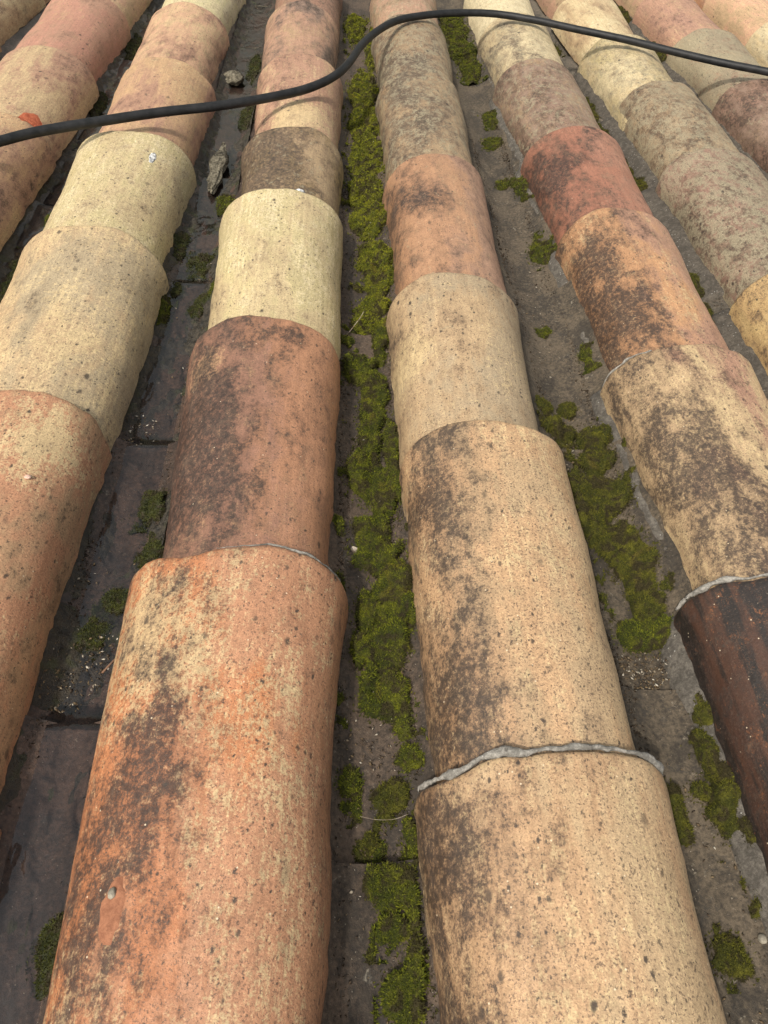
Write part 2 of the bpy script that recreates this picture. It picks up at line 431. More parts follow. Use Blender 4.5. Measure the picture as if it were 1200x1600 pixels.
def cover_mesh(p, nu=34, nv=46):
    vs = np.concatenate([np.linspace(0, .972, nv), [.984, .992, .997, 1.0]]); nv = len(vs)
    ts = np.pi * np.linspace(0, 1, nu); ts = ts + .12 * np.sin(2 * ts)        # a little denser on the flanks
    T, VV = np.meshgrid(ts, vs)
    x, y, z, nx, nz = cover_surface(p, T, VV)
    k = np.clip((VV - .984) / .016, 0, 1); r = .0035
    ins = r * (1 - np.sqrt(np.clip(1 - k * k, 0, 1)))
    th = p['th'] * (1 + .12 * fbm(T * 2, VV * 4, p['seed'], 77, 2))
    ox, oz = x - nx * ins, z - nz * ins
    ix, iz = x - nx * th, z - nz * th
    low = np.abs(np.sin(T)) < .05
    iz = np.where(low, z + .0005, iz)
    A = np.stack([ox, y, oz], -1).reshape(-1, 3); B = np.stack([ix, y - .0004, iz], -1).reshape(-1, 3)
    V = np.concatenate([A, B]); n = nu * nv
    F = grid_faces(nu, nv) + [f[::-1] for f in grid_faces(nu, nv, n)]
    for i in range(nu - 1):
        F.append((i, n + i, n + i + 1, i + 1)); b = (nv - 1) * nu
        F.append((b + i, b + i + 1, n + b + i + 1, n + b + i))
    for j in range(nv - 1):
        a = j * nu; F.append((a, a + nu, n + a + nu, n + a)); a = j * nu + nu - 1
        F.append((a, n + a, n + a + nu, a + nu))
    F = [f[::-1] for f in F]
    return mesh_from('cover_tile', V, F, M_CLAY, True, 50)

# clay colours (linear albedo)
SALMON = (0.402, 0.203, 0.112); ORANGE = (0.417, 0.229, 0.116); PINK = (0.383, 0.219, 0.145); RED = (0.299, 0.131, 0.082); DUSK = (0.266, 0.139, 0.091)
BUFF = (0.418, 0.295, 0.169); CREAM = (0.488, 0.378, 0.214); YEL = (0.447, 0.367, 0.193); GREYB = (0.362, 0.285, 0.178); OCHRE = (0.440, 0.313, 0.144)
TAN = (0.351, 0.248, 0.142); MAUVE = (0.261, 0.175, 0.128); PALE = (0.547, 0.465, 0.297); BROWN = (.115, .062, .038); WARM = (0.429, 0.272, 0.149)

# row: list of (lip y, centre x, lip width, c1, c2, c3, (dark, dark side, specks), (patch side, pale, lichen), extra dict)
T_ = {
 'C': [(.055, None, .19, ORANGE, SALMON, CREAM, (.4, -0.9, .5), (0, .4, .2), {}),
       (.425, -.077, .193, SALMON, (.475, .195, .085), CREAM, (.50, -1.53, .56), (-3, .50, .12), dict(mortar=.25)),
       (.770, -.077, .180, DUSK, SALMON, WARM, (.66, -2.025, .50), (3, .34, .15), {}),
       (1.100, -.0745, .187, YEL, CREAM, PALE, (.22, -0.45, .50), (0, .55, .12), {}),
       (1.332, -.071, .172, TAN, OCHRE, CREAM, (0.94, -2.475, .5), (0, 0.44, 0.42), {}),
       (1.680, -.071, .172, PINK, PINK, CREAM, (0.3, -1.35, .45), (0, 0.54, 0.22), {}),
       (2.035, -.078, .173, PINK, MAUVE, BUFF, (0.5, -0.45, .5), (0, 0.5, 0.37), {}),
       (2.385, -.078, .176, DUSK, PINK, BUFF, (0.58, 0, .5), (0, 0.44, 0.42), {})],
 'D': [(-.10, None, .19, BUFF, BUFF, CREAM, (.4, -0.9, .5), (0, .4, .2), {}),
       (.242, .166, .194, BUFF, WARM, CREAM, (.28, -2.6, .66), (-1.2, .50, .16), dict(mortar=1.0)),
       (.602, .1655, .180, WARM, BUFF, CREAM, (.34, -2.4, .74), (1.2, .48, .10), {}),
       (.880, .160, .178, (.335, .255, .16), BUFF, CREAM, (.36, -1.35, .56), (-2.4, .42, .34), {}),
       (1.250, .1625, .170, (.37, .205, .115), (.35, .21, .14), BUFF, (0.48, -1.125, .5), (3.6, 0.34, 0.34), {}),
       (1.645, .163, .175, TAN, GREYB, BUFF, (0.76, -0.9, .6), (0, 0.5, 0.6), {}),
       (2.000, .168, .178, TAN, GREYB, BUFF, (0.86, -0.9, .5), (0, 0.4, 0.64), {}),
       (2.345, .168, .176, PINK, TAN, PALE, (0.44, 0, .5), (0, 0.46, 0.54), {})],
 'E': [(.075, None, .19, BROWN, TAN, OCHRE, (.6, -0.9, .5), (0, .3, .2), {}),
       (.410, .419, .194, (.020, .015, .013), (.062, .029, .018), (.22, .088, .036), (.46, 0., .45), (0., .44, .02), dict(mortar=1.0, bed=.010, streak=1.5)),
       (.752, .425, .188, BUFF, PINK, CREAM, (.54, -1.575, .55), (2.4, .54, .18), dict(mortar=.45, bed=.008)),
       (1.090, .427, .184, ORANGE, PINK, CREAM, (.50, -2.25, .5), (3.6, .44, .16), dict(bed=.009)),
       (1.395, .425, .186, RED, (.38, .19, .125), PINK, (0.58, -1.575, .5), (2.4, 0.36, 0.27), dict(bed=.010)),
       (1.745, .419, .180, MAUVE, (.38, .24, .165), BUFF, (0.68, -0.9, .55), (0, 0.5, 0.56), dict(bed=.010)),
       (2.060, .421, .178, CREAM, PALE, PALE, (0.52, -0.9, .62), (0, 0.6, 0.54), dict(bed=.008)),
       (2.405, .421, .178, PALE, PALE, PALE, (0.16, 0, .5), (0, 0.72, 0.42), {})],
 'F': [(.615, None, .19, OCHRE, BUFF, CREAM, (.5, 0, .5), (0, .4, .3), dict(bed=.022)),
       (.952, .656, .188, OCHRE, (.52, .35, .16), CREAM, (0.48, 0, .58), (0, 0.44, 0.24), dict(bed=.026)),
       (1.340, .657, .190, (.27, .155, .115), (.30, .22, .15), (.44, .33, .25), (0.56, -1.35, .74), (0, 0.48, 0.72), dict(bed=.028)),
       (1.668, .658, .182, GREYB, BUFF, BUFF, (0.7, -0.45, .66), (0, 0.44, 0.64), dict(bed=.022)),
       (1.965, .648, .180, CREAM, YEL, PALE, (0.36, 0.9, .55), (0, 0.6, 0.58), dict(bed=.012)),
       (2.305, .645, .180, CREAM, BUFF, PALE, (0.22, 0, .4), (0, 0.6, 0.27), {}),
       (2.640, .645, .180, PINK, BUFF, CREAM, (0.36, 0, .4), (0, 0.4, 0.32), {})],
 'G': [(1.060, None, .19, MAUVE, PINK, BUFF, (0.56, 0, .5), (0, 0.4, 0.4), {}),
       (1.400, .893, .186, BUFF, MAUVE, BUFF, (0.56, 0, .5), (0, 0.4, 0.5), dict(bed=.020)),
       (1.730, .889, .186, MAUVE, (.36, .215, .15), BUFF, (0.66, -0.9, .5), (0, 0.36, 0.4), dict(bed=.024)),
       (2.070, .889, .182, GREYB, PINK, PALE, (0.5, 0, .66), (0, 0.52, 0.84), dict(bed=.020)),
       (2.400, .886, .180, PINK, (.38, .22, .155), CREAM, (0.32, 0, .5), (0, 0.44, 0.25), dict(bed=.012)),
       (2.740, .886, .180, PINK, BUFF, CREAM, (0.26, 0, .4), (0, 0.4, 0.2), {})],
 'H': [(1.52, None, .18, BUFF, PINK, CREAM, (.3, 0, .5), (0, .4, .3), {}), (1.860, 1.133, .182, (.50, .40, .24), BUFF, PALE, (.3, 0, .5), (0, .5, .45), {}),
       (2.200, 1.131, .182, CREAM, PALE, PALE, (.22, 0, .5), (0, .6, .4), {}), (2.545, 1.130, .182, (.50, .30, .19), BUFF, CREAM, (.12, 0, .4), (0, .5, .15), {}),
       (2.885, 1.130, .182, SALMON, PINK, CREAM, (.2, 0, .4), (0, .4, .1), {})],
 'I': [(2.060, 1.375, .182, BUFF, BUFF, CREAM, (.3, 0, .5), (0, .5, .3), {}), (2.395, 1.375, .182, BUFF, PINK, CREAM, (.3, 0, .5), (0, .5, .3), {}),
       (2.735, 1.375, .182, BUFF, PINK, CREAM, (.3, 0, .5), (0, .5, .2), {})],
 'B': [(.225, -.322, .19, SALMON, ORANGE, BUFF, (.3, 0, .5), (0, .4, .1), {}),
       (.622, -.326, .192, SALMON, WARM, CREAM, (.34, 0, .52), (0, .40, .08), {}),
       (.963, -.316, .192, BUFF, GREYB, CREAM, (.20, -0.45, .52), (1.2, .62, .10), {}),
       (1.280, -.321, .188, YEL, CREAM, PALE, (.24, 0, .60), (0, 0.58, 0.22), {}),
       (1.615, -.321, .184, WARM, PINK, CREAM, (0.22, 0, .42), (0, 0.44, 0.2), {}),
       (1.965, -.328, .184, (.48, .29, .18), PINK, CREAM, (0.36, 0, .42), (0, 0.56, 0.26), {}),
       (2.310, -.328, .184, (.47, .41, .22), PALE, PALE, (0.22, 0, .4), (0, 0.64, 0.42), {})],
 'A': [(.970, -.553, .188, SALMON, WARM, BUFF, (0.36, 0, .5), (0, 0.44, 0.2), {}),
       (1.315, -.551, .188, WARM, PINK, CREAM, (0.26, 0.45, .5), (0, 0.46, 0.18), {}),
       (1.640, -.551, .190, BUFF, PINK, CREAM, (0.24, 0.675, .5), (0, 0.54, 0.2), {}),
       (2.000, -.556, .184, (.39, .195, .135), PINK, BUFF, (0.2, 0, .42), (0, 0.4, 0.16), {}),
       (2.345, -.556, .184, PINK, BUFF, CREAM, (0.18, 0, .4), (0, 0.49, 0.16), {})],
 'Z': [(1.500, -.790, .186, OCHRE, BUFF, CREAM, (.3, 0, .5), (0, .4, .2), {}), (1.850, -.792, .186, OCHRE, WARM, CREAM, (.3, 0, .5), (0, .4, .2), {}),
       (2.190, -.792, .186, (.44, .35, .20), BUFF, PALE, (.3, 0, .5), (0, .5, .4), {}), (2.53, -.792, .186, PINK, BUFF, CREAM, (.3, 0, .5), (0, .5, .4), {})],
 'Y': [(1.92, -1.03, .186, BUFF, PINK, CREAM, (.3, 0, .5), (0, .4, .2), {}), (2.26, -1.03, .186, PINK, WARM, CREAM, (.3, 0, .5), (0, .4, .2), {}), (2.60, -1.03, .186, BUFF, WARM, CREAM, (.3, 0, .5), (0, .4, .2), {})],
}
SPOTS = {('C', 1): dict(dark_spot=(-.020, -.185, .060), dark_spot2=(-.050, -.300, .040), pale_spot=(-.048, -.085, .065), tone_spot=(.03, -.16, .07)),
         ('C', 2): dict(dark_spot=(-.040, -.150, .085), dark_spot2=(-.03, -.28, .06), pale_spot=(-.055, -.070, .030)), ('C', 4): dict(dark_spot=(-.036, -.10, .07)), ('C', 5): dict(pale_spot=(.002, -.295, .07)),
         ('D', 1): dict(tone_spot=(-.030, -.118, .06), dark_spot=(-.082, -.05, .05), dark_spot2=(-.085, -.18, .05)), ('D', 2): dict(dark_spot=(-.070, -.306, .055), dark_spot2=(-.072, -.09, .04)),
         ('D', 3): dict(tone_spot=(.012, -.105, .06), pale_spot=(-.065, -.13, .045)), ('D', 4): dict(dark_spot=(-.016, -.158, .04)),
         ('E', 2): dict(dark_spot=(-.035, -.165, .08), dark_spot2=(-.01, -.28, .06)), ('E', 3): dict(dark_spot=(-.060, -.24, .08), dark_spot2=(-.065, -.10, .045)), ('E', 4): dict(dark_spot=(-.055, -.10, .06)),
         ('E', 6): dict(pale_spot=(0, -.2, .09)), ('B', 1): dict(pale_spot=(.053, -.063, .06)), ('B', 2): dict(tone_spot=(-.012, -.12, .055)), ('F', 4): dict(pale_spot=(-.05, -.18, .07))}
TILE_LABEL = {('E', 1): 'almost black scorched tile with rusty orange streaks', ('C', 1): 'large salmon orange tile with cream shoulder', ('C', 2): 'dusky red tile stained dark on its flank',
              ('C', 3): 'pale yellow tile', ('C', 4): 'short visible tile stained black', ('E', 4): 'deep red tile', ('F', 1): 'ochre yellow tile', ('F', 2): 'pink grey tile blotched with red and grey lichen',
              ('B', 3): 'pale yellow tile with dark flecks', ('E', 7): 'whitish cream tile', ('G', 3): 'tile crusted with grey lichen'}
# the rows run on upslope, behind and beside the camera's view
_x = lambda y, c1, c2: (y, None, .188, c1, c2, CREAM, (.4, 0., .5), (0., .45, .3), {})
EXTRA = {'F': [_x(-.06, BUFF, TAN), _x(.278, GREYB, BUFF)], 'G': [_x(.38, BUFF, PINK), _x(.72, TAN, BUFF)], 'H': [_x(.84, PINK, BUFF), _x(1.18, GREYB, BUFF)], 'I': [_x(1.38, PINK, BUFF), _x(1.72, BUFF, WARM)],
         'A': [_x(-.04, WARM, PINK), _x(.295, BUFF, WARM), _x(.632, SALMON, WARM)], 'Z': [_x(.82, PINK, WARM), _x(1.16, BUFF, PINK)], 'Y': [_x(1.24, BUFF, WARM), _x(1.58, PINK, BUFF)]}
rng = random.Random(7)
TILES = {}

def lumpy_tube(path, rad, flat, seed, nseg=9, amp=.35):
    """irregular bead along a path; rad (n,), flat = vertical squash"""
    path = np.asarray(path, float); n = len(path); V = []; F = []
    tang = np.gradient(path, axis=0); tang /= np.linalg.norm(tang, axis=1)[:, None]
    for i in range(n):
        t = tang[i]; up = np.array([0, 0, 1.0]) if abs(t[2]) < .9 else np.array([0, 1.0, 0])
        a = np.cross(t, up); a /= np.linalg.norm(a); b = np.cross(a, t)
        for k in range(nseg):
            q = 2 * math.pi * k / nseg
            r = rad[i] * (1 + amp * float(fbm(path[i][0] * 90 + math.cos(q), path[i][1] * 90 + math.sin(q), path[i][2] * 90, seed, 3)))
            V.append(path[i] + a * math.cos(q) * r + b * math.sin(q) * r * flat)
    for i in range(n - 1):
        for k in range(nseg):
            p, q = i * nseg + k, i * nseg + (k + 1) % nseg
            F.append((p, q, q + nseg, p + nseg))
    F.append(tuple(range(nseg))[::-1]); F.append(tuple(range((n - 1) * nseg, n * nseg)))
    return V, F

for row in ORDER:
    n_extra = len(EXTRA.get(row, [])); ALL = EXTRA.get(row, []) + T_[row]; main_rng = rng
    for k, (ylip, cx, wl, c1, c2, c3, st, pa, ex) in enumerate(ALL, -n_extra):
        rng = main_rng if k >= 0 else random.Random(1000 + 10 * ORDER.index(row) + k)
        if cx is None: cx = ROWS[row]
        near = row in 'BCDE'
        span = .41 if k <= 0 else ylip - T_[row][k - 1][0] + .066
        p = dict(L=span + rng.uniform(-.006, .008), wl=wl, wu=wl - .027 + rng.uniform(-.004, .002), hl=.0820 + rng.uniform(-.003, .003), hu=.0685 + rng.uniform(-.002, .002), th=.0125 + rng.uniform(0, .0015), seed=17 * ORDER.index(row) + 3 * k + 1)
        o = link('cover_tile', cover_mesh(p, 34 if near else 26, 46 if near else 28), roof, (cx, ylip, 0))
        o.rotation_euler = (0, math.radians(rng.uniform(-1.6, 1.6)), math.radians(rng.uniform(-.7, .7)))
        o['c1'] = c1; o['c2'] = c2; o['c3'] = c3; o['stain'] = st; o['patch'] = pa; o['seed'] = float(p['seed']) * .37; o['streak'] = float(ex.get('streak', .35))
        for kk in ('dark_spot', 'dark_spot2', 'pale_spot', 'tone_spot'): o[kk] = SPOTS.get((row, k), {}).get(kk, (9.0, 9.0, .001))
        if (row, k) in TILE_LABEL: o['label'] = TILE_LABEL[(row, k)]
        TILES[(row, k)] = (o, p)
        if ex.get('mortar'):
            a = ex['mortar']; t = np.linspace(.10, math.pi - .10, 110)
            if a < .5: t = t[8:60] if row != 'E' else t[74:]
            x, y, z, nx, nz = cover_surface(p, t, np.ones_like(t))
            d = .0036 - .0012 * a
            path = np.stack([x - nx * d, y + .0016 + .0012 * a, z - nz * d], -1)
            taper = np.clip(np.minimum(t - t[0], t[-1] - t) / .35, 0, 1) ** .5
            Vm, Fm = lumpy_tube(path, (.0008 + .0017 * a) * (.25 + .75 * taper) * np.clip(.85 + .5 * vnoise(t * 6.5, p['seed'], 2, 9), .5, 1.15) * (1 + .55 * fbm(t * 3, p['seed'], 0, 5, 4, .6)), 1.0, p['seed'], 10, .8)
            mo = link('mortar_joint', mesh_from('mortar_joint', Vm, Fm, M_MORTAR), o); mo['pale'] = .7
        if ex.get('bed'):
            b = ex['bed']; ch = ORDER[ORDER.index(row) - 1] + row
            nvv = 40; ys = np.linspace(-min(.345, p['L'] - .02), .004, nvv); us = np.linspace(0, 1, 8)
            U, YY = np.meshgrid(us, ys)
            e = b * (1 + .55 * fbm(YY * 16, p['seed'], 0, 3, 3))
            ww = p['wu'] + (p['wl'] - p['wu']) * (1 + YY / p['L'])
            xin = -ww / 2 + .006; xx = xin - (e + .006) * U
            fl = pan_z(ch, xx + cx, YY + ylip)
            top = .006 + .004 * fbm(YY * 40, U * 3, 1, p['seed'], 3)
            zz = fl + (top - fl) * (1 - U) ** .8 * 1.0 + .002 * fbm(xx * 160, YY * 160, 0, p['seed'], 3) - .003 * U ** 4
            Vb = np.stack([xx, YY, zz], -1).reshape(-1, 3)
            Vb2 = Vb.copy(); Vb2[:, 2] = np.minimum(Vb2[:, 2] - .006, -.012)
            nb = len(Vb); Fb = [f[::-1] for f in grid_faces(8, nvv)]
            ring = [i for i in range(8)] + [j * 8 + 7 for j in range(1, nvv)] + [(nvv - 1) * 8 + i for i in range(6, -1, -1)] + [j * 8 for j in range(nvv - 2, 0, -1)]
            for q in range(len(ring)):
                r0, r1 = ring[q], ring[(q + 1) % len(ring)]; Fb.append((r0, r1, nb + r1, nb + r0))
            bo = link('mortar_bedding', mesh_from('mortar_bedding', np.concatenate([Vb, Vb2]), Fb, M_MORTAR), o); bo['pale'] = .05 if row in 'FG' else .15

# ------------------------------------------------------------------ pan tiles in the channels
def pan_mesh(seed, lo_x=.085, nu=17, nv=34):
    us = np.linspace(-1, 1, nu); vs = np.linspace(0, 1, nv)
    U, VV = np.meshgrid(us, vs)
    taper = 1 - .06 * VV
    x = U * lo_x * taper; y = (VV - 1) * PLEN
    z = -.024 + .0125 * (x / .036) ** 2 + .012 * VV
    d = .0014 * fbm(x * 40, y * 22, seed, seed, 3) + .0005 * fbm(x * 200, y * 200, seed, seed + 3, 2)
    y = y + np.clip((VV - .9) / .1, 0, 1) * (.004 * fbm(x * 40, seed, 2, seed + 1, 3))
    A = np.stack([x, y, z + d], -1).reshape(-1, 3); B = A.copy(); B[:, 2] -= PTH
    n = nu * nv; V = np.concatenate([A, B]); F = [tuple(f) for f in grid_faces(nu, nv)] + [f[::-1] for f in grid_faces(nu, nv, n)]
    for i in range(nu - 1):
        F.append((i, n + i, n + i + 1, i + 1)); b = (nv - 1) * nu; F.append((b + i, b + i + 1, n + b + i + 1, n + b + i))
    for j in range(nv - 1):
        a = j * nu; F.append((a, a + nu, n + a + nu, n + a)); a += nu - 1; F.append((a, n + a, n + a + nu, a + nu))
    return mesh_from('pan_tile', V, F, M_PAN, True, 50)
PAN_TONE = {'BC': ((.030, .019, .013), (.068, .040, .026), .45), 'AB': ((.026, .020, .016), (.056, .040, .030), .55), 'CD': ((.034, .025, .017), (.074, .051, .034), .15), 'DE': ((.036, .028, .019), (.086, .066, .043), .10),
            'EF': ((.052, .044, .033), (.11, .09, .066), .1), 'FG': ((.085, .075, .058), (.14, .12, .09), .2), 'ZA': ((.06, .05, .042), (.11, .09, .07), .4)}
pan_pool = [pan_mesh(s) for s in (3, 11, 23, 41, 57)]
Y_START = {'YZ': 1.1, 'ZA': .7, 'AB': -.1, 'BC': -.1, 'CD': -.1, 'DE': -.1, 'EF': -.1, 'FG': .2, 'GH': .6, 'HI': 1.1}
for ch, L in PLS.items():
    a, b, wet = PAN_TONE.get(ch, ((.09, .075, .06), (.15, .12, .09), .3))
    for i, y in enumerate(L):
        if y < Y_START[ch] - .1 or y > 2.95: continue
        o = link('pan_tile', pan_pool[(i * 2 + ord(ch[0])) % 5], roof, (CH[ch], y, 0))
        o['c1'] = a; o['c2'] = b; o['wet'] = wet; o['seed'] = float(i * 1.7 + ord(ch[0]) * .61)

# ------------------------------------------------------------------ rain water lying in the two wet channels
def water_sheet(ch, y0, y1, depth, label, seed, half=.05):
    ny = int((y1 - y0) / .006); nx = 21
    xs = np.linspace(-half, half, nx); ys = np.linspace(y0, y1, ny); Xg, Yg = np.meshgrid(xs, ys)
    # level across the channel, sinking to nothing at both ends
    floor = pan_z(ch, CH[ch] + 0 * Yg, Yg)
    sm = np.array([floor[max(0, i - 2):i + 3, 0].mean() for i in range(ny)])
    e = np.clip(np.minimum(Yg - y0, y1 - Yg) / .03, 0, 1)
    z = np.maximum(sm[:, None], floor) + depth * e * (1 + .12 * fbm(Xg * 22, Yg * 14, 0, seed, 3)) - .0015 * (1 - e)
    V = np.stack([Xg + CH[ch], Yg, z], -1).reshape(-1, 3)
    o = link('water', mesh_from('water', V, grid_faces(nx, ny), M_WATER)); tag(o, label, kind='structure')
    return o
water_sheet('BC', -.10, 2.60, .0052, 'thin rain water running down the channel left of the salmon tile', 5)
water_sheet('AB', .62, 2.60, .0040, 'rain water in the leftmost wet channel', 21)

# dark sludge that breaks the water into islands and rills
def sludge(ch, y0, y1, seed, label, amp, cover):
    ny = int((y1 - y0) / .0028); nx = 34
    xs = np.linspace(-.042, .042, nx); ys = np.linspace(y0, y1, ny); Xg, Yg = np.meshgrid(xs, ys)
    n = fbm(Xg * 60, Yg * 26, 0, seed, 4, .6) + .35 * fbm(Xg * 170, Yg * 90, 2, seed + 1, 3) + .9 * (np.abs(Xg) / .042) ** 3
    e = np.clip(np.minimum(Yg - y0, y1 - Yg) / .05, 0, 1)
    h = amp * np.clip((n + cover) * e, 0, 1.3) ** .7 * (1 + .3 * fbm(Xg * 300, Yg * 300, 5, seed + 2, 2)) - .0012
    V = np.stack([Xg + CH[ch], Yg, pan_z(ch, Xg + CH[ch], Yg) + h], -1).reshape(-1, 3)
    return tag(link('sludge', mesh_from('sludge', V, grid_faces(nx, ny), M_SLUDGE)), label, kind='stuff')
def sludge_material():
    g = N('wet_sludge'); P = g.new('ShaderNodeTexCoord').outputs['Object']
    n = g.noise(P, 130, 5, .75); k = g.noise(P, 40, 3, .6)
    col = g.mix(g.ramp(n, .35, .65), (.010, .0085, .006), (.050, .040, .026))
    col = g.mix(g.ramp(k, .52, .66, 0, .7), col, (.032, .036, .009))
    g.put(g.b.inputs['Base Color'], col); g.put(g.b.inputs['Roughness'], g.ramp(n, .35, .65, .35, .85))
    g.put(g.b.inputs['Normal'], g.bump(g.noise(P, 420, 4, .75), .9, .0022))
    return g.m
M_SLUDGE = sludge_material()
sludge('BC', .655, 1.22, 71, 'black wet sludge islands beside the pale yellow tiles', .0085, .02)
sludge('BC', 1.24, 2.55, 72, 'black sludge islands in the wet channel beyond the yellow tiles', .0085, -.02)
sludge('BC', .322, .43, 73, 'dark soggy heap holding seed husks and a twig', .0095, .25)
sludge('BC', .42, .64, 75, 'thin dark sludge on the bare wet pan tile', .006, -.28)
sludge('BC', -.05, .31, 76, 'dark wet crust along the nearest end of the left channel', .006, -.38)
sludge('AB', .62, 2.55, 74, 'black sludge islands in the leftmost wet channel', .0085, .04)

# ------------------------------------------------------------------ moss
def moss_object(name, blobs, ch, height, seed, mats, tuft=.0021, spacing=.00125, lean=.75, sub=None):
    """mat of rounded cushions on the channel floor: a lumpy bed with thousands of leafy tips"""
    bl = np.array(blobs, float)
    x0, x1 = (bl[:, 0] - bl[:, 2]).min() - .006, (bl[:, 0] + bl[:, 2]).max() + .006
    y0, y1 = (bl[:, 1] - bl[:, 3]).min() - .008, (bl[:, 1] + bl[:, 3]).max() + .008
    def hgt(x, y):
        wx = x + .0068 * fbm(x * 110, y * 60, 0, seed, 3); wy = y + .013 * fbm(x * 80, y * 45, 9, seed + 1, 3)
        f = np.zeros_like(x)
        for bx, by, rx, ry in bl:
            rx = max(rx, .0045)
            d2 = ((wx - bx) / (rx * 1.10)) ** 2 + ((wy - by) / (ry * 1.10)) ** 2
            f = 1 - (1 - f) * (1 - np.clip(1 - d2, 0, 1) * min(1, .55 + rx / .03))
        edge = np.clip((f - .12 + .16 * fbm(x * 210, y * 140, 5, seed + 11, 3) + .22 * fbm(x * 70, y * 46, 8, seed + 15, 2)) / .45, 0, 1)
        pil = 1 - np.clip(worley(x * 64, y * 44, seed + 7), 0, 1) ** 2            # rounded pillows
        pil2 = 1 - np.clip(worley(x * 210, y * 150, seed + 8), 0, 1) ** 2
        return 1.2 * height * np.sqrt(edge) * (.12 + .78 * pil * (.7 + .5 * vnoise(x * 60, y * 40, 1, seed + 19)) + .20 * pil2) * (edge > 0)
    step = sub or max(.0018, (y1 - y0) / 260)
    nx = max(8, int((x1 - x0) / min(step, .0024))); ny = max(8, int((y1 - y0) / step))
    xs = np.linspace(x0, x1, nx); ys = np.linspace(y0, y1, ny); X, Y = np.meshgrid(xs, ys)
    H = hgt(X, Y); Z = pan_z(ch, X, Y) + H
    keep = H > .0003
    idx = -np.ones(nx * ny, int); used = np.zeros(nx * ny, bool); T = []
    k = keep.ravel().astype(int)
    for j in range(ny - 1):
        for i in range(nx - 1):
            a = j * nx + i; q = (a, a + 1, a + nx + 1, a + nx)
            if k[q[0]] + k[q[1]] + k[q[2]] + k[q[3]] >= 2:
                T.append((q[0], q[1], q[2])); T.append((q[0], q[2], q[3]))
    if not T: return None
    T = np.array(T); used[T.ravel()] = True; idx[used] = np.arange(used.sum())
    Zf = np.where(k > 0, Z.ravel(), Z.ravel() - .002)
    VB = np.stack([X.ravel(), Y.ravel(), Zf], -1)[used]
    c0 = np.array([bl[:, 0].mean(), bl[:, 1].mean(), 0.0]); c0[2] = float(pan_z(ch, c0[0], c0[1]))
    bed = tri_mesh('moss_bed', VB - c0, idx[T], mats[1], True)
    # tips
    r = np.random.default_rng(seed)
    n = int((x1 - x0) * (y1 - y0) / spacing ** 2)
    px = r.uniform(x0, x1, n); py = r.uniform(y0, y1, n); ph = hgt(px, py); m = ph > .0006
    # a ragged fringe of single shoots creeping over the bare clay round the mat
    near = np.zeros(n)
    for bx, by, rx, ry in bl: near = np.maximum(near, 1 - ((px - bx) / (max(rx, .0045) * 1.5)) ** 2 - ((py - by) / (ry * 1.4)) ** 2)
    m |= (near > 0) & (r.uniform(0, 1, n) < .10 + .25 * near * (fbm(px * 160, py * 110, 3, seed + 40, 2) > 0))
    ph = np.where(m & (ph < .0006), .0006, ph)
    px, py, ph = px[m], py[m], ph[m]; n = len(px)
    e = .0012
    gx = (hgt(px + e, py) - hgt(px - e, py)) / (2 * e); gy = (hgt(px, py + e) - hgt(px, py - e)) / (2 * e)
    nrm = np.stack([-np.clip(gx, -1.6, 1.6), -np.clip(gy, -1.6, 1.6), np.ones(n)], -1); nrm /= np.linalg.norm(nrm, axis=1)[:, None]
    base = np.stack([px, py, pan_z(ch, px, py) + ph - .0006], -1) - c0
    VT = []; TT = []
    for b in range(3):
        ang = r.uniform(0, 2 * math.pi, n) ; side = np.stack([np.cos(ang), np.sin(ang), np.zeros(n)], -1)
        outw = np.stack([-np.sin(ang), np.cos(ang), np.zeros(n)], -1)
        ln = tuft * r.uniform(.6, 1.35, n)[:, None]; wd = tuft * r.uniform(.22, .38, n)[:, None]
        tip = base + (nrm + outw * lean * r.uniform(.3, 1.3, n)[:, None]) * ln
        o = len(VT) and sum(len(v) for v in VT)
        VT.append(np.concatenate([base - side * wd, base + side * wd, tip]))
        i = np.arange(n); TT.append(np.stack([i, i + n, i + 2 * n], -1) + (o or 0))
    tips = tri_mesh('moss_tips', np.concatenate(VT), np.concatenate(TT), mats[0])
    root = bpy.data.objects.new(name, bed); COL.objects.link(root); root.matrix_world = ROOF @ Matrix.Translation(c0)
    t = bpy.data.objects.new('leafy_tips', tips); COL.objects.link(t); t.parent = root; t['kind'] = 'stuff'
    return root

